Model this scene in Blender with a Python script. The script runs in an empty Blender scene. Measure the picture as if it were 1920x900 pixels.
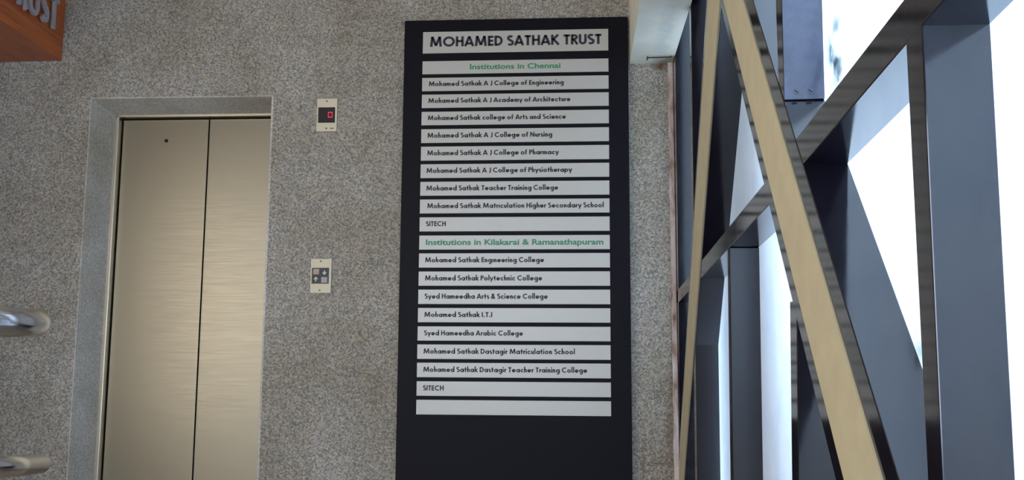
import bpy, bmesh, math, random
from mathutils import Vector, Matrix, noise
random.seed(7)
SC = bpy.context.scene
COL = SC.collection

# ------------------------------------------------------------------ camera
F_PX = 1800.0
PITCH, YAW, ROLL = 0.12991, -0.06896, 0.00570
CAM = Vector((0.0, -4.7, 0.80))
fwd = Vector((math.sin(YAW)*math.cos(PITCH), math.cos(YAW)*math.cos(PITCH), math.sin(PITCH)))
rt = Vector((math.cos(YAW), -math.sin(YAW), 0)); upv = rt.cross(fwd)
RT = math.cos(ROLL)*rt + math.sin(ROLL)*upv
UP = -math.sin(ROLL)*rt + math.cos(ROLL)*upv
FW = fwd
cd = bpy.data.cameras.new('camera'); cam = bpy.data.objects.new('camera', cd); COL.objects.link(cam)
cd.sensor_width = 36; cd.lens = F_PX/1920*36; cd.clip_start = 0.02
cam.matrix_world = Matrix(((RT.x, UP.x, -FW.x, CAM.x), (RT.y, UP.y, -FW.y, CAM.y), (RT.z, UP.z, -FW.z, CAM.z), (0, 0, 0, 1)))
SC.camera = cam

# ------------------------------------------------------------------ light and exposure
w = bpy.data.worlds.new('overcast_sky'); SC.world = w; w.use_nodes = True
w.node_tree.nodes['Background'].inputs[0].default_value = (0.46, 0.67, 1.0, 1)
w.node_tree.nodes['Background'].inputs[1].default_value = 6.4
la = bpy.data.lights.new('entrance_fill', 'AREA'); la.shape = 'RECTANGLE'; la.size = 3.2; la.size_y = 2.3; la.energy = 62; la.color = (1.0, .88, .70)
lo_ = bpy.data.objects.new('entrance_fill', la); COL.objects.link(lo_); lo_.location = (-1.4, -8.9, 1.3); lo_.rotation_euler = (math.radians(90), 0, 0)  # warm fill light added at the rear opening to brighten the room
lb = bpy.data.lights.new('side_fill', 'AREA'); lb.shape = 'RECTANGLE'; lb.size = 2.6; lb.size_y = 2.0; lb.energy = 72; lb.color = (1.0, .93, .82)
lbo = bpy.data.objects.new('side_fill', lb); COL.objects.link(lbo); lbo.location = (-3.25, -3.6, 1.3); lbo.rotation_euler = (math.radians(90), 0, math.radians(-90))  # fill light added off view to brighten cream strips and walls, no opening there
SC.view_settings.view_transform = 'Standard'; SC.view_settings.look = 'None'
SC.view_settings.exposure = 0.24; SC.view_settings.gamma = 1.0; SC.view_settings.use_curve_mapping = False


def ray(u, v):
    return FW + RT*((u-960)/F_PX) + UP*((450-v)/F_PX)


def PY(u, v, y=0.0):            # where the sight line of a photo point meets the vertical plane y
    d = ray(u, v); return CAM + d*((y-CAM.y)/d.y)


def PX(u, v, x):
    d = ray(u, v); return CAM + d*((x-CAM.x)/d.x)


def PZ(u, v, z):
    d = ray(u, v); return CAM + d*((z-CAM.z)/d.z)


def PD(u, v, t):
    return CAM + ray(u, v)*t


def proj(p):
    d = Vector(p)-CAM; z = d.dot(FW)
    return 960+F_PX*d.dot(RT)/z, 450-F_PX*d.dot(UP)/z


# ------------------------------------------------------------------ materials
def s2l(c):
    return tuple(((x/255)/12.92 if x/255 <= .04045 else ((x/255+.055)/1.055)**2.4) for x in c)+(1,)


def mat(name, rgb, rough=.5, metal=0, spec=.5, coat=0):
    m = bpy.data.materials.new(name); m.use_nodes = True
    b = m.node_tree.nodes['Principled BSDF']
    b.inputs['Base Color'].default_value = s2l(rgb)
    b.inputs['Roughness'].default_value = rough
    b.inputs['Metallic'].default_value = metal
    b.inputs['Specular IOR Level'].default_value = spec
    b.inputs['Coat Weight'].default_value = coat
    b.inputs['Coat Roughness'].default_value = .12
    return m


def nd(m, t, **kw):
    n = m.node_tree.nodes.new(t)
    for k, v in kw.items():
        if k in n.inputs: n.inputs[k].default_value = v
        else: setattr(n, k, v)
    return n


def lk(m, a, b):
    m.node_tree.links.new(a, b)


def coords(m, scale=(1, 1, 1)):
    g = nd(m, 'ShaderNodeNewGeometry'); mp = nd(m, 'ShaderNodeMapping'); mp.inputs['Scale'].default_value = scale
    lk(m, g.outputs['Position'], mp.inputs['Vector']); return mp.outputs['Vector']


def ramp(m, fac, stops):
    r = nd(m, 'ShaderNodeValToRGB')
    while len(r.color_ramp.elements) < len(stops): r.color_ramp.elements.new(.5)
    for e, (p, c) in zip(r.color_ramp.elements, stops): e.position = p; e.color = s2l(c)
    lk(m, fac, r.inputs[0]); return r.outputs['Color']


def mixc(m, fac, a, b, mode='MIX'):
    x = nd(m, 'ShaderNodeMix', data_type='RGBA', blend_type=mode)
    if isinstance(fac, (int, float)): x.inputs[0].default_value = fac
    else: lk(m, fac, x.inputs[0])
    for s, i in ((a, 6), (b, 7)):
        if isinstance(s, tuple): x.inputs[i].default_value = s
        else: lk(m, s, x.inputs[i])
    return x.outputs[2]


def bump(m, h, strength=.3, dist=.002):
    b = nd(m, 'ShaderNodeBump'); b.inputs['Strength'].default_value = strength; b.inputs['Distance'].default_value = dist
    lk(m, h, b.inputs['Height']); lk(m, b.outputs[0], m.node_tree.nodes['Principled BSDF'].inputs['Normal'])


def BSDF(m): return m.node_tree.nodes['Principled BSDF']


def granite(name, stops, sc, bmp):
    m = mat(name, (120, 115, 105), .75, spec=.3)
    v = coords(m)
    vo = nd(m, 'ShaderNodeTexVoronoi', feature='F1'); vo.inputs['Scale'].default_value = sc; lk(m, v, vo.inputs['Vector'])
    sep = nd(m, 'ShaderNodeSeparateColor'); lk(m, vo.outputs['Color'], sep.inputs[0])
    n2 = nd(m, 'ShaderNodeTexNoise'); n2.inputs['Scale'].default_value = sc*.55; n2.inputs['Detail'].default_value = 3; lk(m, v, n2.inputs['Vector'])
    mx = nd(m, 'ShaderNodeMath', operation='MULTIPLY_ADD'); lk(m, sep.outputs[0], mx.inputs[0]); mx.inputs[1].default_value = .55
    ad = nd(m, 'ShaderNodeMath', operation='MULTIPLY'); lk(m, n2.outputs[0], ad.inputs[0]); ad.inputs[1].default_value = .45
    lk(m, ad.outputs[0], mx.inputs[2])
    c = ramp(m, mx.outputs[0], stops)
    n3 = nd(m, 'ShaderNodeTexNoise'); n3.inputs['Scale'].default_value = 2.2; n3.inputs['Detail'].default_value = 5; n3.inputs['Roughness'].default_value = .6
    lk(m, v, n3.inputs['Vector'])
    big = ramp(m, n3.outputs[0], [(.3, (214, 206, 190)), (.7, (255, 253, 250))])
    c = mixc(m, 1.0, c, big, 'MULTIPLY')
    tint = mixc(m, .18, c, mixc(m, 1.0, c, vo.outputs['Color'], 'MULTIPLY'))
    lk(m, tint, BSDF(m).inputs['Base Color'])
    if bmp: bump(m, mx.outputs[0], bmp, .004)
    return m


M = {}
M['granite'] = granite('grey_pebble_render', [(.18, (118, 116, 114)), (.36, (146, 143, 137)), (.5, (164, 160, 154)), (.66, (180, 176, 169)), (.85, (202, 199, 193))], 150, .3)
M['reveal'] = granite('fine_grey_granite', [(.2, (190, 187, 182)), (.5, (212, 209, 203)), (.8, (230, 228, 222))], 170, .12)


def steel(name, rgb, rough, stretch):
    m = mat(name, rgb, rough, 1.0)
    v = coords(m, stretch)
    n = nd(m, 'ShaderNodeTexNoise'); n.inputs['Scale'].default_value = 1.0; n.inputs['Detail'].default_value = 4; lk(m, v, n.inputs['Vector'])
    r = nd(m, 'ShaderNodeMapRange'); r.inputs[3].default_value = rough*.8; r.inputs[4].default_value = rough*1.25
    lk(m, n.outputs[0], r.inputs[0]); lk(m, r.outputs[0], BSDF(m).inputs['Roughness'])
    bump(m, n.outputs[0], .12, .001)
    return m


M['steel'] = steel('brushed_steel', (138, 131, 116), .38, (6, 6, 260))
M['steel_trim'] = steel('steel_trim', (218, 208, 190), .3, (200, 200, 3))
M['chrome'] = steel('polished_rail_steel', (215, 216, 222), .16, (4, 4, 40))
M['board'] = mat('black_sheet', (13, 10, 18), .5, spec=.12)
n = nd(M['board'], 'ShaderNodeTexNoise'); n.inputs['Scale'].default_value = 60; lk(M['board'], coords(M['board']), n.inputs['Vector']); bump(M['board'], n.outputs[0], .08, .001)
M['plate'] = mat('satin_aluminium', (178, 174, 166), .42, .25)
n = nd(M['plate'], 'ShaderNodeTexNoise'); n.inputs['Scale'].default_value = 1; lk(M['plate'], coords(M['plate'], (900, 3, 30)), n.inputs['Vector']); bump(M['plate'], n.outputs[0], .05, .0006)
M['ink'] = mat('black_lettering', (22, 20, 32), .5)
M['green'] = mat('green_lettering', (38, 128, 88), .5)


def glosspaint(name, rgb, rough):
    m = mat(name, rgb, rough, spec=.6, coat=.25)
    v = coords(m)
    n = nd(m, 'ShaderNodeTexNoise'); n.inputs['Scale'].default_value = 9; n.inputs['Detail'].default_value = 6; n.inputs['Roughness'].default_value = .65; lk(m, v, n.inputs['Vector'])
    r = nd(m, 'ShaderNodeMapRange'); r.inputs[3].default_value = rough*.6; r.inputs[4].default_value = rough*1.5
    lk(m, n.outputs[0], r.inputs[0]); lk(m, r.outputs[0], BSDF(m).inputs['Roughness'])
    lk(m, ramp(m, n.outputs[0], [(.3, tuple(int(c*.8) for c in rgb)), (.75, tuple(min(255, int(c*1.35)) for c in rgb))]), BSDF(m).inputs['Base Color'])
    n2 = nd(m, 'ShaderNodeTexNoise'); n2.inputs['Scale'].default_value = 40; n2.inputs['Detail'].default_value = 3; lk(m, v, n2.inputs['Vector'])
    bump(m, n2.outputs[0], .05, .0015)
    return m


M['enamel'] = glosspaint('black_enamel', (20, 18, 26), .10)
M['plank'] = glosspaint('worn_grey_black_enamel', (58, 64, 84), .22)
M['cream'] = mat('cream_paint', (196, 180, 140), .6)
n = nd(M['cream'], 'ShaderNodeTexNoise'); n.inputs['Scale'].default_value = 14; n.inputs['Detail'].default_value = 5; lk(M['cream'], coords(M['cream']), n.inputs['Vector'])
lk(M['cream'], ramp(M['cream'], n.outputs[0], [(.3, (192, 180, 150)), (.7, (202, 191, 160))]), BSDF(M['cream']).inputs['Base Color'])

# cream plaster of the beam, with a bluish grey band and dirt near its end
mb = M['plaster'] = mat('cream_plaster', (214, 210, 192), .65)
v = coords(mb); n = nd(mb, 'ShaderNodeTexNoise'); n.inputs['Scale'].default_value = 5; n.inputs['Detail'].default_value = 6; lk(mb, v, n.inputs['Vector'])
lk(mb, ramp(mb, n.outputs[0], [(.42, (236, 232, 214)), (.6, (222, 222, 210))]), BSDF(mb).inputs['Base Color'])
M['wood'] = mat('orange_varnished_wood', (176, 92, 40), .35)
n = nd(M['wood'], 'ShaderNodeTexNoise'); n.inputs['Scale'].default_value = 1; n.inputs['Detail'].default_value = 5; lk(M['wood'], coords(M['wood'], (14, 3, 60)), n.inputs['Vector'])
lk(M['wood'], ramp(M['wood'], n.outputs[0], [(.3, (150, 72, 30)), (.7, (196, 106, 48))]), BSDF(M['wood']).inputs['Base Color'])
M['sign_metal'] = mat('grey_metal_letter', (176, 176, 186), .45, .3)
M['ivory'] = mat('ivory_faceplate', (205, 192, 164), .45)
M['black'] = mat('black_plastic', (16, 13, 26), .25)
M['grey_button'] = mat('grey_button', (150, 148, 146), .4)
M['tan_button'] = mat('warm_grey_button', (158, 140, 122), .4)
M['white_ink'] = mat('pale_arrow', (220, 214, 190), .5)
M['screw'] = mat('dark_screw', (86, 88, 96), .4, .5)
M['dark'] = mat('dark_gap', (14, 12, 12), .8)
M['led'] = mat('red_led', (120, 8, 16), .5)
BSDF(M['led']).inputs['Emission Color'].default_value = (1, .02, .06, 1); BSDF(M['led']).inputs['Emission Strength'].default_value = .75
mt = M['rust'] = mat('rust_stained_bead', (150, 110, 96), .6)
n = nd(mt, 'ShaderNodeTexNoise'); n.inputs['Scale'].default_value = 1; n.inputs['Detail'].default_value = 6; lk(mt, coords(mt, (30, 30, 9)), n.inputs['Vector'])
lk(mt, ramp(mt, n.outputs[0], [(.3, (110, 76, 56)), (.44, (178, 154, 142)), (.62, (206, 192, 186))]), BSDF(mt).inputs['Base Color'])
M['floor'] = granite('polished_floor_granite', [(.2, (90, 84, 78)), (.5, (134, 126, 116)), (.8, (170, 162, 150))], 60, 0)
BSDF(M['floor']).inputs['Roughness'].default_value = .3
M['room'] = mat('warm_room_paint', (122, 104, 82), .7)
M['outer'] = mat('blocker_beige', (250, 206, 140), .8)  # warm colour of the unseen blocks that dim the glass
M['ceil'] = mat('ceiling_paint', (190, 182, 166), .8)

# frosted window pane: diffuse transmission of the daylight behind it, a little gloss
mp_ = bpy.data.materials.new('frosted_glass'); mp_.use_nodes = True; nt = mp_.node_tree; nt.nodes.clear()
out = nt.nodes.new('ShaderNodeOutputMaterial'); tr = nt.nodes.new('ShaderNodeBsdfTranslucent'); gl = nt.nodes.new('ShaderNodeBsdfGlossy'); ms = nt.nodes.new('ShaderNodeMixShader')
gl.inputs['Roughness'].default_value = .35; ms.inputs[0].default_value = .06
v = coords(mp_); n = nd(mp_, 'ShaderNodeTexNoise'); n.inputs['Scale'].default_value = 7; n.inputs['Detail'].default_value = 7; n.inputs['Roughness'].default_value = .7; lk(mp_, v, n.inputs['Vector'])
lk(mp_, ramp(mp_, n.outputs[0], [(.25, (185, 192, 192)), (.36, (226, 228, 228)), (.6, (234, 234, 232))]), tr.inputs['Color'])
n2 = nd(mp_, 'ShaderNodeTexNoise'); n2.inputs['Scale'].default_value = 120; n2.inputs['Detail'].default_value = 2; lk(mp_, v, n2.inputs['Vector'])
bp = nt.nodes.new('ShaderNodeBump'); bp.inputs['Strength'].default_value = .5; bp.inputs['Distance'].default_value = .004
nt.links.new(n2.outputs[0], bp.inputs['Height']); nt.links.new(bp.outputs[0], tr.inputs['Normal']); nt.links.new(bp.outputs[0], gl.inputs['Normal'])
nt.links.new(tr.outputs[0], ms.inputs[1]); nt.links.new(gl.outputs[0], ms.inputs[2]); nt.links.new(ms.outputs[0], out.inputs[0])
M['glass'] = mp_


# rust and dirt smears with places of their own on the pebble wall
def smear(m, spots, rgb, base_socket):
    g = nd(m, 'ShaderNodeNewGeometry'); n = nd(m, 'ShaderNodeTexNoise'); n.inputs['Scale'].default_value = 28; n.inputs['Detail'].default_value = 6
    lk(m, g.outputs['Position'], n.inputs['Vector']); src = base_socket
    for c, sz, amt in spots:
        mp = nd(m, 'ShaderNodeMapping', vector_type='TEXTURE'); mp.inputs['Location'].default_value = c; mp.inputs['Scale'].default_value = sz
        lk(m, g.outputs['Position'], mp.inputs['Vector'])
        ln = nd(m, 'ShaderNodeVectorMath', operation='LENGTH'); lk(m, mp.outputs[0], ln.inputs[0])
        mr = nd(m, 'ShaderNodeMapRange'); mr.inputs[1].default_value = 1; mr.inputs[2].default_value = .2; lk(m, ln.outputs['Value'], mr.inputs[0])
        mu = nd(m, 'ShaderNodeMath', operation='MULTIPLY'); lk(m, mr.outputs[0], mu.inputs[0]); lk(m, n.outputs[0], mu.inputs[1])
        m2 = nd(m, 'ShaderNodeMath', operation='MULTIPLY', use_clamp=True); lk(m, mu.outputs[0], m2.inputs[0]); m2.inputs[1].default_value = amt
        src = mixc(m, m2.outputs[0], src, s2l(rgb))
    lk(m, src, BSDF(m).inputs['Base Color'])


def stain_glass(spots):
    m = mp_; g = nd(m, 'ShaderNodeNewGeometry'); n = nd(m, 'ShaderNodeTexNoise'); n.inputs['Scale'].default_value = 22; n.inputs['Detail'].default_value = 7; lk(m, g.outputs['Position'], n.inputs['Vector'])
    src = tr.inputs['Color'].links[0].from_socket
    for c, sz, amt in spots:
        mpn = nd(m, 'ShaderNodeMapping', vector_type='TEXTURE'); mpn.inputs['Location'].default_value = c; mpn.inputs['Scale'].default_value = sz
        lk(m, g.outputs['Position'], mpn.inputs['Vector'])
        ln = nd(m, 'ShaderNodeVectorMath', operation='LENGTH'); lk(m, mpn.outputs[0], ln.inputs[0])
        mr = nd(m, 'ShaderNodeMapRange'); mr.inputs[1].default_value = 1; mr.inputs[2].default_value = .3; lk(m, ln.outputs['Value'], mr.inputs[0])
        th = nd(m, 'ShaderNodeMapRange'); th.inputs[1].default_value = .42; th.inputs[2].default_value = .62; lk(m, n.outputs[0], th.inputs[0])
        mu = nd(m, 'ShaderNodeMath', operation='MULTIPLY', use_clamp=True); lk(m, mr.outputs[0], mu.inputs[0]); lk(m, th.outputs[0], mu.inputs[1])
        m2 = nd(m, 'ShaderNodeMath', operation='MULTIPLY', use_clamp=True); lk(m, mu.outputs[0], m2.inputs[0]); m2.inputs[1].default_value = amt
        src = mixc(m, m2.outputs[0], src, s2l((84, 96, 98)))
    lk(m, src, tr.inputs['Color'])


def smear_on(m, spots, rgb):
    sk = BSDF(m).inputs['Base Color'].links[0].from_socket; smear(m, spots, rgb, sk)


smear_on(M['granite'], [(PY(1238, 124), (.055, .05, .03), 1.6), (PY(1206, 872), (.016, .05, .10), 1.0), (PY(1232, 869), (.07, .05, .012), .9), (PY(1256, 800), (.03, .05, .35), .8)], (92, 56, 34))
smear_on(M['plaster'], [(PY(1250, 112), (.09, .16, .08), 1.2)], (112, 104, 84))
smear_on(M['plaster'], [(PZ(1250, 55, PY(1222, 119).z), (.05, .7, .1), .7)], (160, 172, 172))  # bluish grey band along the beam underside

# ------------------------------------------------------------------ mesh helpers
def obj(name, bm, m, parent=None, bevel=0, smooth=False):
    me = bpy.data.meshes.new(name); bmesh.ops.recalc_face_normals(bm, faces=bm.faces); bm.to_mesh(me); bm.free()
    me.materials.append(m)
    if smooth:
        for p in me.polygons: p.use_smooth = True
    o = bpy.data.objects.new(name, me); COL.objects.link(o)
    if parent:
        o.parent = parent; o.matrix_parent_inverse = Matrix.Translation(wloc(parent)).inverted()
    if bevel:
        b = o.modifiers.new('bevel', 'BEVEL'); b.width = bevel; b.segments = 2; b.limit_method = 'ANGLE'
    return o


def wloc(o):
    v = Vector(o.location)
    while o.parent: 
        v = v + Vector(o.matrix_parent_inverse.translation) ; o = o.parent; v = v + Vector(o.location)
    return v


def tag(o, label=None, cat=None, group=None, kind=None):
    for k, v in (('label', label), ('category', cat), ('group', group), ('kind', kind)):
        if v: o[k] = v
    return o


def empty(name, loc, parent=None):
    o = bpy.data.objects.new(name, None); COL.objects.link(o); o.location = loc; return o


def box(bm, a, b):
    a, b = Vector(a), Vector(b)
    r = bmesh.ops.create_cube(bm, size=1)
    for v in r['verts']:
        v.co = Vector(((a.x+b.x)/2+v.co.x*abs(b.x-a.x), (a.y+b.y)/2+v.co.y*abs(b.y-a.y), (a.z+b.z)/2+v.co.z*abs(b.z-a.z)))
    return bm


def bx(a, b): return box(bmesh.new(), a, b)


def prism(pts, ext, bm=None):
    bm = bm or bmesh.new(); ext = Vector(ext)
    a = [bm.verts.new(p) for p in pts]; b = [bm.verts.new(Vector(p)+ext) for p in pts]
    bm.faces.new(a); bm.faces.new(b[::-1]); k = len(a)
    for i in range(k): bm.faces.new((a[i], b[i], b[(i+1) % k], a[(i+1) % k]))
    return bm


def cyl(p, q, r, seg=24, bm=None, r2=None):
    bm = bm or bmesh.new(); p, q = Vector(p), Vector(q); d = q-p
    rr = bmesh.ops.create_cone(bm, cap_ends=True, segments=seg, radius1=r, radius2=r if r2 is None else r2, depth=d.length)
    mtx = Matrix.Translation((p+q)/2) @ d.to_track_quat('Z', 'Y').to_matrix().to_4x4()
    bmesh.ops.transform(bm, matrix=mtx, verts=rr['verts']); return bm


# ------------------------------------------------------------------ stroke lettering (geometric sans)
def arc(cx, cy, rx, ry, a0, a1, n=14):
    return [(cx+rx*math.cos(math.radians(a0+(a1-a0)*i/n)), cy+ry*math.sin(math.radians(a0+(a1-a0)*i/n))) for i in range(n+1)]


def glyphs(w):
    h = w/2; X = .65; r = (X-w)/2+.01; c = X/2; A = 1.12; rx = r*1.02
    bw = 2*rx+w
    o = arc(rx+h, c, rx, r, 0, 360, 24)
    st = bw-h
    ns = .50-h     # right stem of n
    ar = (ns-h)/2
    arch = lambda x0, top: [(x0, .30)]+arc(x0+ar, top-h-ar*1.05, ar, ar*1.05, 180, 0, 10)+[(x0+2*ar, 0)]
    cr = .5-h; CR = .47-h
    G = {
        'o': ([o], bw), 'a': ([o, [(st, 0), (st, X)]], bw), 'd': ([o, [(st, 0), (st, A)]], bw),
        'p': ([o, [(h, -.30), (h, X)]], bw), 'b': ([o, [(h, 0), (h, A)]], bw),
        'c': ([arc(rx+h, c, rx, r, 48, 312, 18)], bw*.82),
        'e': ([arc(rx+h, c, rx, r, 0, 318, 20)+[], [(h, c-.02), (bw-h*.4, c-.02)]], bw*.98),
        'g': ([o, [(st, X), (st, -.06)]+arc(st-.21, -.06, .21, .20, 0, -150, 10)], bw),
        'h': ([[(h, 0), (h, A)], arch(h, X+.01)], .50), 'n': ([[(h, 0), (h, X)], arch(h, X+.01)], .50),
        'm': ([[(h, 0), (h, X)], arch(h, X+.01), arch(h+2*ar, X+.01)], .50+2*ar),
        'u': ([[(.5-h, 0), (.5-h, X)], [(h, X), (h, .36)]+arc(h+ar, h+ar*1.05, ar, ar*1.05, 180, 360, 10)[1:]], .50),
        'r': ([[(h, 0), (h, X)], [(h, .32)]+arc(h+.2, X-h-.2, .2, .2, 180, 75, 8)[0:]], .34),
        't': ([[(.20, 0), (.20, .92)], [(.02, X-h), (.38, X-h)]], .40),
        'f': ([[(.16, 0), (.16, .80)]+arc(.34, .80, .18, .17, 180, 80, 8), [(.01, X-h), (.34, X-h)]], .38),
        'l': ([[(h, 0), (h, A)]], w), 'i': ([[(h, 0), (h, X)], [(h, .80), (h, .80+w*1.05)]], w), '1': ([[(h, 0), (h, X)]], w),
        'k': ([[(h, 0), (h, A)], [(.48, X), (h+.02, .30)], [(.17, .37), (.52, 0)]], .53),
        's': ([arc(.22, .475, .125, .115, 40, 250, 10)+arc(.22, .195, .14, .125, 80, -140, 10)], .42),
        'y': ([[(.05, X), (.29, .09)], [(.53, X), (.20, -.28)]], .58),
        'M': ([[(h*1.1, 0), (h+.10, 1)], [(h+.10, 1), (.53, .10)], [(.53, .10), (1.06-h-.10, 1)], [(1.06-h-.10, 1), (1.06-h*1.1, 0)]], 1.06),
        'O': ([arc(.52, .5, .52-h, .51-h, 0, 360, 30)], 1.04), 'C': ([arc(.50, .5, .50-h, .51-h, 50, 310, 20)], .84),
        'H': ([[(h, 0), (h, 1)], [(.70-h, 0), (.70-h, 1)], [(h, .52), (.70-h, .52)]], .70),
        'A': ([[(.06, 0), (.40, .98)], [(.40, .98), (.74, 0)], [(.17, .27), (.63, .27)]], .80),
        'E': ([[(h, 0), (h, 1)], [(h, h), (.50, h)], [(h, .5), (.48, .5)], [(h, 1-h), (.50, 1-h)]], .50),
        'D': ([[(h, 0), (h, 1)], [(h, 1-h)]+arc(.28, .5, .44-h, .5-h, 90, -90, 14)+[(h, h)]], .72),
        'S': ([arc(.29, .735, .19, .18, 35, 255, 12)+arc(.29, .285, .205, .20, 85, -145, 12)], .56),
        'T': ([[(.28, 0), (.28, 1)], [(0, 1-h), (.56, 1-h)]], .56),
        'K': ([[(h, 0), (h, 1)], [(.60, 1), (h+.03, .48)], [(.19, .57), (.66, 0)]], .69),
        'R': ([[(h, 0), (h, 1)], [(h, 1-h)]+arc(.30, .72, .26-h*.6, .28-h, 90, -90, 10)+[(h, .44+h*.1)], [(.28, .46), (.56, 0)]], .60),
        'P': ([[(h, 0), (h, 1)], [(h, 1-h)]+arc(.28, .70, .28-h*.8, .30-h, 90, -90, 10)+[(h, .40+h)]], .54),
        'U': ([[(h, 1), (h, .36)]+arc(.34, .34, .34-h, .35-h, 180, 360, 12)+[(.68-h, 1)]], .68),
        'N': ([[(h, 0), (h, 1)], [(h, .96), (.76-h, .04)], [(.76-h, 0), (.76-h, 1)]], .76),
        'I': ([[(h, 0), (h, 1)]], w), 'J': ([[(.30, 1), (.30, .26)]+arc(.14, .26, .16, .24, 0, -110, 8)], .40),
        '.': ([[(h+.03, 0), (h+.03, w*1.05)]], w+.06),
        '&': ([[(.66, 0), (.20, .66)]+arc(.33, .78, .14, .14, 200, -30, 10)+[(.16, .40)]+arc(.26, .24, .19, .17, 140, 300, 10)+[(.62, .42)]], .70),
    }
    return G


def poly_stroke(bm, pts, w, place):
    if abs(pts[0][0]-pts[-1][0]) < 1e-6 and abs(pts[0][1]-pts[-1][1]) < 1e-6 and len(pts) > 3:
        closed = True; pts = pts[:-1]
    else: closed = False
    P = [Vector(p) for p in pts]; Q = [P[0]]
    for p in P[1:]:
        if (p-Q[-1]).length > 1e-4: Q.append(p)
    P = Q; n = len(P); L = []; Rr = []
    for i in range(n):
        a = P[i]-P[i-1] if (i > 0 or closed) else P[1]-P[0]
        b = P[(i+1) % n]-P[i] if (i < n-1 or closed) else P[i]-P[i-1]
        a.normalize(); b.normalize(); t = a+b
        if t.length < 1e-3: t = a.copy()
        t.normalize(); nn = Vector((-t.y, t.x)); k = 1/max(.55, abs(nn.dot(Vector((-a.y, a.x)))))
        L.append(bm.verts.new(place(P[i]+nn*w/2*k))); Rr.append(bm.verts.new(place(P[i]-nn*w/2*k)))
    for i in range(n if closed else n-1):
        j = (i+1) % n; bm.faces.new((L[i], Rr[i], Rr[j], L[j]))


def text_width(s, w, gap, space):
    G = glyphs(w); x = 0
    for ch in s: x += space if ch == ' ' else G[ch][1]+gap
    return x-gap


def stroke_letters(s, x0, x1, z0, cap, y, parent, m, w, gap, space):
    G = glyphs(w); k = (x1-x0)/text_width(s, w, gap, space); x = 0
    for ch in s:
        if ch == ' ': x += space; continue
        bm = bmesh.new()
        for st in G[ch][0]: poly_stroke(bm, st, w, lambda p: Vector((x0+(x+p.x)*k, y, z0+p.y*cap)))
        flat_obj('letter', bm, m, parent); x += G[ch][1]+gap


def stroke_text(s, x0, x1, z0, cap, y, w=.21, gap=.075, space=.28):
    """words laid on a plane of constant y from x0 to x1, baseline z0"""
    G = glyphs(w); k = (x1-x0)/text_width(s, w, gap, space); bm = bmesh.new(); x = 0
    for ch in s:
        if ch == ' ': x += space; continue
        for st in G[ch][0]:
            poly_stroke(bm, st, w, lambda p, x=x: Vector((x0+(x+p.x)*k, y, z0+p.y*cap)))
        x += G[ch][1]+gap
    for f in bm.faces:
        f.normal_update()
        if f.normal.y > 0: f.normal_flip()
    return bm


def font_text(s, x0, x1, z0, cap, y, bold=.028):
    cu = bpy.data.curves.new('t', 'FONT'); cu.body = s; cu.size = 1; cu.offset = bold; cu.resolution_u = 4
    o = bpy.data.objects.new('t', cu); COL.objects.link(o)
    dg = bpy.context.evaluated_depsgraph_get(); me = bpy.data.meshes.new_from_object(o.evaluated_get(dg))
    bm = bmesh.new(); bm.from_mesh(me); bpy.data.objects.remove(o); bpy.data.meshes.remove(me)
    xs = [v.co.x for v in bm.verts]; a, b = min(xs), max(xs)
    for v in bm.verts: v.co = Vector((x0+(v.co.x-a)/(b-a)*(x1-x0), y, z0+v.co.y/.73*cap))
    return bm


def flat_obj(name, bm, m, parent):
    me = bpy.data.meshes.new(name); bm.to_mesh(me); bm.free(); me.materials.append(m)
    o = bpy.data.objects.new(name, me); COL.objects.link(o)
    o.parent = parent; o.matrix_parent_inverse = Matrix.Translation(wloc(parent)).inverted(); return o


XG = PY(1266, 400).x                    # inner plane of the window lattice
FIN = .094                              # depth of its members
XP = XG+FIN
stain_glass([(PX(1565, 95, XP), (.05, .09, .10), .95), (PX(1575, 150, XP), (.05, .05, .04), .9), (PX(1725, 640, XP), (.05, .04, .05), .5)])
CEIL = 3.05
oTL = PY(172, 185); oTR = PY(510.5, 182); oBL = PY(128, 900)
ZTOP = (oTL.z+oTR.z)/2
OX0 = (oTL.x+oBL.x)/2; OX1 = (oTR.x+PY(481.5, 900).x)/2
DY = .20                                # depth of the lift niche
iTL = PY(217, 218, DY); IX0 = (iTL.x+PY(181, 900, DY).x)/2; IZ = iTL.z
seamx = (PY(388, 218, DY).x+PY(358, 900, DY).x)/2
IX1 = max(OX1+.005, 2*seamx-IX0)
print('XG', XG, 'open', OX0, OX1, ZTOP, 'inner', IX0, IX1, IZ, seamx)

XL = -3.3
bm = bmesh.new()
box(bm, (XL, 0, 0), (OX0, .30, CEIL)); box(bm, (OX0, 0, ZTOP), (OX1, .30, CEIL)); box(bm, (OX1, 0, 0), (XP+.3, .30, CEIL))
wb = tag(obj('wall_back', bm, M['granite']), 'grey pebble-textured rendered wall behind the lift and directory board', kind='structure')
# smooth granite lining of the niche
bm = bmesh.new()
def quad(*p): bm.faces.new([bm.verts.new(Vector(q)) for q in p])
e = .004
prism([(OX0, -e, 0), (OX0, -e, ZTOP), (IX0, DY, IZ), (IX0, DY, 0)], (-.02, .01, 0), bm)
prism([(OX0-.003, -e, ZTOP), (OX1+.003, -e, ZTOP), (IX1, DY, IZ), (IX0, DY, IZ)], (0, .012, .02), bm)
prism([(OX1, -e, 0), (OX1, -e, ZTOP), (IX1, DY, IZ), (IX1, DY, 0)], (.02, .01, 0), bm)
tag(obj('trim_1', bm, M['reveal']), 'smooth grey granite lining around the lift opening', kind='structure')

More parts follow.
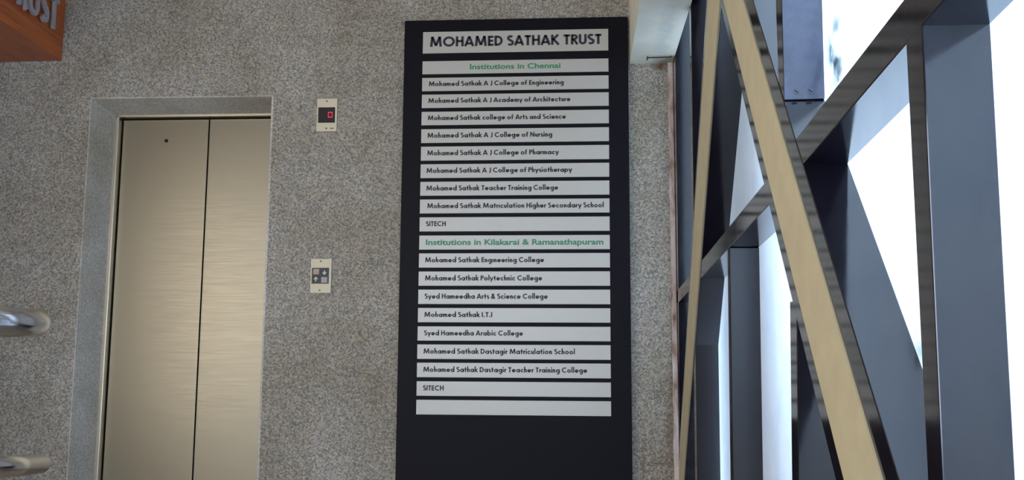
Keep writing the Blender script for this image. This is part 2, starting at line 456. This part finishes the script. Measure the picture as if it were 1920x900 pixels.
floor = tag(obj('floor', bx((XL, -9, -.1), (XP+.3, .3, 0)), M['floor']), kind='structure', label='polished granite floor below the frame')
tag(obj('ceiling', bx((XL, -9, CEIL), (XP+.3, .3, CEIL+.1)), M['ceil']), kind='structure', label='plain painted ceiling above the frame')
tag(obj('wall_left', bx((XL-.2, -9, 0), (XL, .3, CEIL)), M['room']), kind='structure', label='warm painted wall left of the frame')
tag(obj('wall_right', bx((XG, -9, 0), (XG+.2, -5.2, CEIL)), M['room']), kind='structure', label='warm painted wall behind the camera on the right')
bm = bmesh.new()
box(bm, (XL, -9.2, 0), (-2.9, -9, CEIL)); box(bm, (XG-.3, -9.2, 0), (XG+.2, -9, CEIL)); box(bm, (-2.9, -9.2, 2.5), (XG-.3, -9, CEIL))
tag(obj('wall_front', bm, M['room']), kind='structure', label='entrance wall with a wide opening behind the camera')

# ---- unseen blocks added outside to dim the far and lower panes
tag(obj('glass_blocker_far', bx((XP+.36, -1.93, 0), (XP+1.6, -.62, 6.0)), M['outer']), kind='structure', label='unseen beige block added outside to dim the far glass')
tag(obj('glass_blocker_low', bx((XP+.5, -6.0, 0), (XP+.62, -2.0, .72)), M['outer']), kind='structure', label='unseen low block added outside to dim the lower glass')  # added so the panes darken towards the bottom
# ---- beam along the window side, meets the back wall
bz = PY(1222, 119).z; bxl = PY(1180.5, 118).x
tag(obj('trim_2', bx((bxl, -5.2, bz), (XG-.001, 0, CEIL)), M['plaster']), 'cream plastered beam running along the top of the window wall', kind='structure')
# ---- corner bead
x0 = PY(1257.5, 500).x
bm = bmesh.new(); N = 40; zt = bz; pts = []
for i in range(N):
    z = bz*(i/N); z2 = bz*((i+1)/N); d = .0025*noise.noise(Vector((z*9, 1, 2)))
    box(bm, (x0+d, -.012-d, z+.0001), (XG-.002, 0, z2))
tag(obj('trim_3', bm, M['rust']), 'rust-stained pinkish bead between pebble wall and window lattice', kind='structure')

# ---- lift door
dr = empty('door_1', (seamx, DY, 0)); tag(dr, 'brushed steel two-panel lift door recessed in the grey wall', kind='structure')
p0 = (PY(226, 233, DY+.03).x+PY(200, 900, DY+.03).x)/2
bm = bmesh.new(); box(bm, (IX0-.01, DY-.012, 0), (IX0+.018, DY+.10, IZ)); box(bm, (IX1-.018, DY-.012, 0), (IX1+.01, DY+.10, IZ)); box(bm, (IX0, DY-.012, IZ-.008), (IX1, DY+.10, IZ+.015))
tag(obj('door_frame', bm, M['steel_trim'], dr, .002), 'bright thin steel frame')
for a, b, s in ((IX0+.024, seamx-.0035, 0), (seamx+.0035, IX1-.024, 1)):
    dp = obj('door_panel', bx((a, DY+.03, .01), (b, DY+.06, IZ-.016)), M['steel'], dr, .0015)
    bm = bx((b-.007, DY+.0290, .012), (b-.001, DY+.0305, IZ-.018)) if s == 0 else bx((a+.001, DY+.0290, .012), (a+.004, DY+.0302, IZ-.018))
    tag(obj('edge_strip', bm, M['steel'], dp), 'narrow folded steel edge')
    if s == 0:
        k = PY(312, 264, DY+.03)
        kh = obj('keyhole', cyl((k.x, DY+.026, k.z), (k.x, DY+.032, k.z), .0095, 24), M['dark'], dp)
obj('shaft_backing', bx((IX0-.01, DY+.064, 0), (IX1+.01, DY+.09, IZ)), M['dark'], dr)

# ------------------------------------------------------------------ frosted window and its lattice
win = empty('window_1', (XP, -2.5, 0)); tag(win, 'glowing white frosted glass wall behind the black lattice', kind='structure')
LAT = empty('lattice_frame', (XG, -2.0, 0))
tag(LAT, 'glossy black timber lattice with vertical posts, diagonal braces and cream strips along the window', 'lattice')


def G2(u, v): 
    p = PX(u, v, XG); return (p.y, p.z)


def edge(p, q, z0=None, z1=None):
    """line through two photo points, taken on the lattice plane, cut at heights z0..z1"""
    a, b = G2(*p), G2(*q)
    f = lambda z: (a[0]+(b[0]-a[0])*(z-a[1])/(b[1]-a[1]), z)
    lo = min(a[1], b[1]) if z0 is None else z0; hi = max(a[1], b[1]) if z1 is None else z1
    return f(lo), f(hi)


def member(name, L, R, z0=None, z1=None, dx=0.0, m='enamel', fin=None, bev=.002):
    l0, l1 = edge(*L, z0, z1); r0, r1 = edge(*R, z0, z1)
    pts = [(XG+dx, *l0), (XG+dx, *l1), (XG+dx, *r1), (XG+dx, *r0)]
    return obj(name, prism(pts, ((FIN if fin is None else fin)-dx, 0, 0)), M[m], LAT, bev), (l0, l1, r1, r0)


TOPZ = CEIL-.001
# posts: far corner, behind the first raking member, under the brace, under the long raking member, upper, near
_, q = member('post', ((1262.5, 150), (1269, 900)), ((1266.5, 150), (1274.5, 900)), 0, TOPZ, .0005)
member('post', ((1293, 100), (1303, 900)), ((1296, 100), (1307, 900)), 0, TOPZ, .001)
zb = G2(1398, 440)[1]
member('post', ((1364.5, 560), (1369, 900)), ((1368.5, 560), (1373.5, 900)), 0, zb, .001)
zb = G2(1500, 560)[1]
member('post', ((1480, 560), (1484, 900)), ((1492.5, 560), (1496, 900)), 0, zb, .001)
zb = G2(1480, 170)[1]
up, q = member('post', ((1453.5, 0), (1458.5, 146)), ((1465, 0), (1468.5, 146)), zb, TOPZ, .001)
zb = G2(1722, 50)[1]
member('post', ((1697.5, 87), (1738, 900)), ((1730.6, 131), (1766, 900)), 0, zb, .001)
# raking members with their cream facing strips
def rag(L, R, z0, z1, name='cream_strip', n=60, parent=None):
    l0, l1 = edge(*L, z0, z1); r0, r1 = edge(*R, z0, z1); bm = bmesh.new()
    A = []; B = []
    for i in range(n+1):
        t = i/n
        ja = .0011*noise.noise(Vector((t*38, 3, 0)))+.0006*noise.noise(Vector((t*130, 5, 0))); jb = .0011*noise.noise(Vector((t*38, 9, 4)))+.0006*noise.noise(Vector((t*130, 1, 7)))
        A.append((l0[0]+(l1[0]-l0[0])*t+ja, l0[1]+(l1[1]-l0[1])*t)); B.append((r0[0]+(r1[0]-r0[0])*t+jb, r0[1]+(r1[1]-r0[1])*t))
    for x in (XG-.0045, XG-.0005):
        pass
    va = [bm.verts.new((XG-.0045, *p)) for p in A]; vb = [bm.verts.new((XG-.0045, *p)) for p in B]
    wa = [bm.verts.new((XG-.0005, *p)) for p in A]; wb_ = [bm.verts.new((XG-.0005, *p)) for p in B]
    for i in range(n):
        bm.faces.new((va[i], va[i+1], vb[i+1], vb[i])); bm.faces.new((wa[i], wa[i+1], va[i+1], va[i])); bm.faces.new((vb[i], vb[i+1], wb_[i+1], wb_[i]))
        bm.faces.new((wa[i], wb_[i], wb_[i+1], wa[i+1]))
    bm.faces.new((va[0], vb[0], wb_[0], wa[0])); bm.faces.new((va[n], wa[n], wb_[n], vb[n]))
    return tag(obj(name, bm, M['cream'], parent), 'cream painted strip with slightly ragged edges')


zr = .12
r1m, _ = member('raking_member', ((1325, 0), (1270.5, 900)), ((1353.5, 0), (1284, 900)), zr, TOPZ, -.0005)
rag(((1329.5, 0), (1273, 900)), ((1350, 0), (1282, 900)), zr, TOPZ, parent=r1m)
zlow = G2(1660, 1250)[1]
r2m, _ = member('raking_member', ((1354, 20), (1568, 900)), ((1412, 0), (1686, 900)), zlow, TOPZ, -.001)
rag(((1360, 5), (1587, 900)), ((1395, 0), (1658, 900)), zlow, TOPZ, parent=r2m)


def brace(U, L, m='enamel', dx=.0005):
    """sloping brace from its upper and lower edge lines, each given by two photo points"""
    a, b = [G2(*p) for p in U]; c, d = [G2(*p) for p in L]
    pts = [(XG+dx, *p) for p in (a, b, d, c)]
    return obj('brace', prism(pts, (FIN-dx, 0, 0)), M[m], LAT, .002)


brace(((1266, 549), (1450, 322)), ((1266, 573), (1462, 361)))
def ext(p, q, t): return (p[0]+(q[0]-p[0])*t, p[1]+(q[1]-p[1])*t)
b8 = brace((ext((1494, 258), (1693, 0), -.08), ext((1494, 258), (1693, 0), 1.9)), (ext((1510, 302), (1722, 53), -.10), ext((1510, 302), (1722, 53), 2.1)))
# cover plank on the upper post with its two screws
py = edge((1465, 0), (1468.5, 146), 0, TOPZ)
yk = PX(1469, 160, XG).y
# plank lies on the camera-facing side of the post
nearA, nearB = edge((1465, 0), (1468.5, 146), G2(1470, 187)[1], TOPZ)
pts = [(XG+.001, nearA[0]-.0008, nearA[1]), (XP-.001, nearA[0]-.0008, nearA[1]+.002), (XP-.001, nearB[0]-.0008, nearB[1]), (XG+.001, nearB[0]-.0008, nearB[1])]
pl = tag(obj('cover_plank', prism(pts, (0, -.0015, 0)), M['plank'], up, .001), 'worn blue-grey board screwed over the post')
for u, v in ((1493, 172), (1520, 171)):
    s = PY(u, v, nearA[0]-.0023)
    bm = cyl((s.x, s.y+.002, s.z), (s.x, s.y-.0022, s.z), .0065, 20)
    sc = obj('screw', bm, M['screw'], LAT, .0008)
    o = bx((-.0055, -.0003, -.0009), (.0055, .0004, .0009)); bmesh.ops.rotate(o, verts=o.verts, matrix=Matrix.Rotation(random.uniform(.5, 1.2), 3, 'Y'))
    bmesh.ops.translate(o, verts=o.verts, vec=(s.x, s.y-.0026, s.z)); obj('slot', o, M['dark'], sc)

# panes, one per bay, joints behind the posts
ys = [-.001, G2(1297, 500)[0], G2(1367, 700)[0], G2(1488, 700)[0], G2(1748, 600)[0], -4.2, -5.2]
for a, b in zip(ys[:-1], ys[1:]):
    obj('pane', bx((XP+.0005, b+.0008, 0), (XP+.0065, a-.0008, CEIL)), M['glass'], win)

# ------------------------------------------------------------------ directory board
YB = -.035
bl = [PY(759, 37, YB), PY(741, 900, YB)]; br = [PY(1177, 40, YB), PY(1186, 900, YB)]
BX0 = (bl[0].x+bl[1].x)/2; BX1 = (br[0].x+br[1].x)/2; BZ = (PY(759, 37, YB).z+PY(1177, 32.5, YB).z)/2
bd = empty('directory_board', ((BX0+BX1)/2, 0, .06)); tag(bd, 'tall black directory board with silver name plates on the grey wall', 'sign board')
obj('back_panel', bx((BX0, YB, .06), (BX1, -.0005, BZ)), M['board'], bd, .003)
rows = [
 ('title_plate', 'MOHAMED SATHAK TRUST', 59.2, 99.1, 54.9, 95.6, 806, 1128),
 ('heading_plate', 'Institutions in Chennai', 113.8, 138.4, 110.7, 135, 881, 1051),
 ('name_plate', 'Mohamed Sathak A J College of Engineering', 145, 170, 142.2, 167.3, 804, 1057),
 ('name_plate', 'Mohamed Sathak A J Academy of Architecture', 176.3, 202, 174, 198.8, 803, 1069.5),
 ('name_plate', 'Mohamed Sathak college of Arts and Science', 208.6, 234.3, 206.6, 231.7, 802, 1061),
 ('name_plate', 'Mohamed Sathak A J College of Nursing', 242, 268, 238.7, 264.7, 801.5, 1035.5),
 ('name_plate', 'Mohamed Sathak A J College of Pharmacy', 274.3, 300.7, 272.3, 298.7, 801, 1047.5),
 ('name_plate', 'Mohamed Sathak A J College of Physiotherapy', 307.3, 333.3, 305.7, 332, 799.5, 1072.5),
 ('name_plate', 'Mohamed Sathak Teacher Training College', 340, 366, 339.3, 366, 799.3, 1046.5),
 ('name_plate', 'Mohamed Sathak Matr1culation Higher Secondary School', 373, 399, 373, 399.7, 801, 1132),
 ('name_plate', 'SITECH', 406.3, 433, 407, 433.7, 798.5, 836),
 ('heading_plate', 'Institutions in Kilakarai & Ramanathapuram', 440.3, 467, 441.7, 468.3, 798.5, 1131.5),
 ('name_plate', 'Mohamed Sathak Eng1neering College', 474, 501, 475.3, 502.3, 797, 1020),
 ('name_plate', 'Mohamed Sathak Polytechnic College', 508.7, 535.7, 509, 536, 796.7, 1016.5),
 ('name_plate', 'Syed Hameedha Arts & Science College', 543, 570, 543, 570.5, 796, 1027),
 ('name_plate', 'Mohamed Sathak I.T.I', 577.3, 604.3, 578, 605, 795.5, 923),
 ('name_plate', 'Syed Hameedha Arabic College', 611.7, 638.7, 613, 640, 795, 980.5),
 ('name_plate', 'Mohamed Sathak Dastagir Matriculation School', 646, 673.3, 647, 674.5, 794, 1078),
 ('name_plate', 'Mohamed Sathak Dastagir Teacher Training College', 680, 707.5, 681.7, 709.3, 793.5, 1101),
 ('name_plate', 'SITECH', 714.7, 742, 717.3, 745, 793, 832),
 ('name_plate', '', 749, 776.5, 753, 781, 0, 0),
]
YP = YB-.003
PX0 = (PY(793, 80, YP).x+PY(780.3, 765, YP).x)/2; PX1 = (PY(1140.3, 80, YP).x+PY(1146, 765, YP).x)/2
for name, s, lt, lb, rtp, rb, x0, x1 in rows:
    xl = 793.3-(lt-59)*.0180; xr = 1140.3+(lt-59)*.0080
    zt = (PY(xl, lt, YP).z+PY(xr, rtp, YP).z)/2; zb = (PY(xl, lb, YP).z+PY(xr, rb, YP).z)/2
    p = obj(name, bx((PX0, YP, zb), (PX1, YB+.001, zt)), M['plate'], bd, .0006)
    H = zt-zb; mid = lt+(lb-lt)*.6
    tag(p, ('silver plate reading '+s.replace('1', 'i')) if s else 'blank silver plate at the bottom of the list')
    if not s: continue
    ax, bx1 = PY(x0, mid, YP).x, PY(x1, mid, YP).x
    if name == 'heading_plate': bm = font_text(s, ax, bx1, zt-H*.665, H*.40, YP-.0006)
    elif name == 'title_plate': stroke_letters(s, ax, bx1, zt-H*.70, H*.47, YP-.0006, p, M['ink'], .215, .07, .30); continue
    else: bm = stroke_text(s, ax, bx1, zt-H*.63, H*.35, YP-.0006)
    tag(flat_obj('lettering', bm, M['green' if name == 'heading_plate' else 'ink'], p), 'green lettering' if name == 'heading_plate' else 'black lettering')

# ------------------------------------------------------------------ lift fittings
def wallbox(u0, v0, u1, v1, y, th):
    a = PY(u0, v0, y); b = PY(u1, v1, y); return bx((a.x, y, b.z), (b.x, y+th, a.z))


def screws(parent, pts, y):
    for u, v in pts:
        s = PY(u, v, y); bm = cyl((s.x, y+.001, s.z), (s.x, y-.0015, s.z), .0046, 16); obj('screw', bm, M['screw'], parent, .0005)


c = PY(613, 216); ind = empty('floor_indicator', (c.x, 0, c.z)); tag(ind, 'small ivory plate with black display showing a red zero, above the lift buttons', 'floor indicator')
obj('faceplate', wallbox(595, 185.2, 630.7, 246, -.008, .008), M['ivory'], ind, .001)
dsp = obj('display', wallbox(597, 201.3, 627.5, 229.8, -.010, .003), M['black'], ind, .0006)
a = PY(615.2, 210, -.0104); b = PY(623.3, 220.3, -.0104); t = .0042; bm = bmesh.new()
zm = (a.z+b.z)/2
for q in ((a.x, a.z-t, b.x, a.z), (a.x, b.z, b.x, b.z+t), (a.x, zm+t*.4, a.x+t, a.z-t*.9), (a.x, b.z+t*.9, a.x+t, zm-t*.4), (b.x-t, zm+t*.4, b.x, a.z-t*.9), (b.x-t, b.z+t*.9, b.x, zm-t*.4)):
    box(bm, (q[0], -.0106, q[1]), (q[2], -.0098, q[3]))
tag(obj('digit', bm, M['led'], dsp), 'glowing red zero')
screws(ind, ((612.9, 189.6), (611.7, 240.7)), -.008)
mk = wallbox(618.5, 239.6, 626, 241.2, -.0083, .001); tag(obj('maker_mark', mk, M['screw'], ind), 'tiny grey printed mark')

c = PY(601, 517); cp = empty('call_panel', (c.x, 0, c.z)); tag(cp, 'ivory lift call panel with two square buttons and arrows, beside the lift', 'call panel')
obj('faceplate', wallbox(583.2, 485.4, 619.9, 549.3, -.008, .008), M['ivory'], cp, .001)
ins = obj('inset', wallbox(585, 502.2, 616, 531.8, -.010, .003), M['black'], cp, .0006)
tag(obj('button', wallbox(587.2, 504, 598.2, 514.6, -.014, .005), M['tan_button'], cp, .0012), 'warm grey square button')
tag(obj('button', wallbox(602.2, 519.4, 613.4, 530.2, -.014, .005), M['grey_button'], cp, .0012), 'pale grey square button')
for u, v, s in ((608.3, 511, -1), (592, 523.4, 1)):
    q = PY(u, v, -.0105); bm = bmesh.new(); pc = lambda p: Vector((q.x+p[0]*.001, -.0105, q.z+p[1]*.001*s))
    poly_stroke(bm, [(0, -11), (0, 7)], 4.2, pc); poly_stroke(bm, [(-9, -1), (0, 9), (9, -1)], 4.2, pc)
    flat_obj('arrow', bm, M['white_ink'], ins)
screws(cp, ((601.4, 489.8), (599.3, 544.2)), -.008)

# ------------------------------------------------------------------ small bracket under the beam
a = PZ(1214, 108.5, bz-.007); b = PZ(1258, 107, bz-.007); bm = cyl(a, b, .0028, 10); cyl(a, (a.x, a.y, bz), .0028, 10, bm); cyl(b, (b.x, b.y, bz), .0028, 10, bm); cyl(a, (a.x-.003, a.y, a.z-.012), .0028, 10, bm)
tag(obj('wire_bracket', bm, M['dark']), 'thin dark wire bracket under the cream beam at the window corner', 'bracket')

# ------------------------------------------------------------------ wooden sign box, top left
A = PY(116, 114.5); zb = A.z; B = PZ(0, 37, zb)
d = Vector((B.x-A.x, B.y-A.y, 0)); A2 = Vector((A.x, 0, zb)); d.normalize(); L = 1.5; Bn = A2+d*L
topz = min(CEIL-.3, zb+.42)
sb = empty('sign_box', (A2.x-.4, 0, zb)); tag(sb, 'orange varnished wooden sign box with raised grey metal letters at upper left', 'sign box')
left = Vector((-.9, 0, 0))
box_o = obj('box_body', prism([A2+Vector((0, -.001, 0)), Bn, Bn+left, A2+left+Vector((0, -.001, 0))], (0, 0, topz-zb)), M['wood'], sb, .002)
nrm = Vector((d.y, -d.x, 0)); nrm = nrm if nrm.x > 0 else -nrm


def on_face(u, v):                       # photo point on the lettered face -> (distance from the wall corner, height)
    r = ray(u, v); t = (A2-CAM).dot(nrm)/r.dot(nrm); p = CAM+r*t; return (p-A2).dot(d), p.z


sT, zT = on_face(95, 58); s2, z2 = on_face(60, 30); s3, z3 = on_face(104, 8)
print('letters', sT, zT, s2, z2, s3, z3, 'box', zb)
z0 = (zT+z2)/2
pitch = (s2-sT)/2
cap = .17; ww = .16; G = glyphs(ww)
x = sT-.02
GW = [('T', .56), ('S', .56), ('U', .68), ('R', .60), ('T', .56)]
scale = pitch/.70
for ch, wd in GW:
    bm = bmesh.new(); xe = x
    for st in G[ch][0]:
        poly_stroke(bm, st, ww, lambda p: A2+d*(xe+(wd-p.x)*scale)+Vector((0, 0, z0-zb+p.y*cap))+nrm*.012)
    r = bmesh.ops.extrude_face_region(bm, geom=bm.faces[:]); bmesh.ops.translate(bm, verts=[v for v in r['geom'] if isinstance(v, bmesh.types.BMVert)], vec=nrm*.014)
    tag(obj('letter', bm, M['sign_metal'], sb), 'raised grey metal letter '+ch)
    x += (wd+.14)*scale

# ------------------------------------------------------------------ stair railing at left
rr = .031
e1 = PD(66, 606, 2.12); s1 = PD(0, 602, 1.9)
dd = (e1-s1).normalized(); post = s1-dd*.33
rail = empty('stair_railing', (post.x, post.y, 0)); tag(rail, 'polished steel tube railing, two rails ending at the left edge', 'railing')


def tube(p, q, r, name, dome):
    d = (q-p).normalized(); prof = [(0, r), ((q-p).length, r)]
    if dome: prof += [((q-p).length+r*.55*math.sin(a*math.pi/12), r*math.cos(a*math.pi/12)) for a in range(1, 6)]+[((q-p).length+r*.55, .0005)]
    else: prof += [((q-p).length+.002, r*.93), ((q-p).length+.003, .0005)]
    qd = d.to_track_quat('Z', 'Y'); bm = bmesh.new(); rings = []
    for t, rad in [(0, .0005)]+prof:
        rings.append([bm.verts.new(p+qd @ Vector((rad*math.cos(k*math.pi/16), rad*math.sin(k*math.pi/16), t))) for k in range(32)])
    for A_, B_ in zip(rings[:-1], rings[1:]):
        for k in range(32): bm.faces.new((A_[k], A_[(k+1) % 32], B_[(k+1) % 32], B_[k]))
    o = obj(name, bm, M['chrome'], rail, smooth=True); return o


tube(post, e1, rr, 'top_rail', True)
e2 = PD(76, 870, 2.35); best = None
for i in range(400):
    z = -.2+i*.003; p = Vector((post.x, post.y, z)); dv = e2-p
    lo, hi = 0, 1
    for _ in range(30):
        m_ = (lo+hi)/2
        if proj(p+dv*m_)[0] < 0: lo = m_
        else: hi = m_
    er = abs(proj(p+dv*lo)[1]-876)
    if best is None or er < best[0]: best = (er, p)
tube(best[1], e2, .023, 'lower_rail', False)
obj('post', cyl((post.x, post.y, 0), (post.x, post.y, post.z+.02), .022, 24), M['chrome'], rail, smooth=False)
obj('base_flange', cyl((post.x, post.y, 0), (post.x, post.y, .008), .05, 24), M['chrome'], rail)
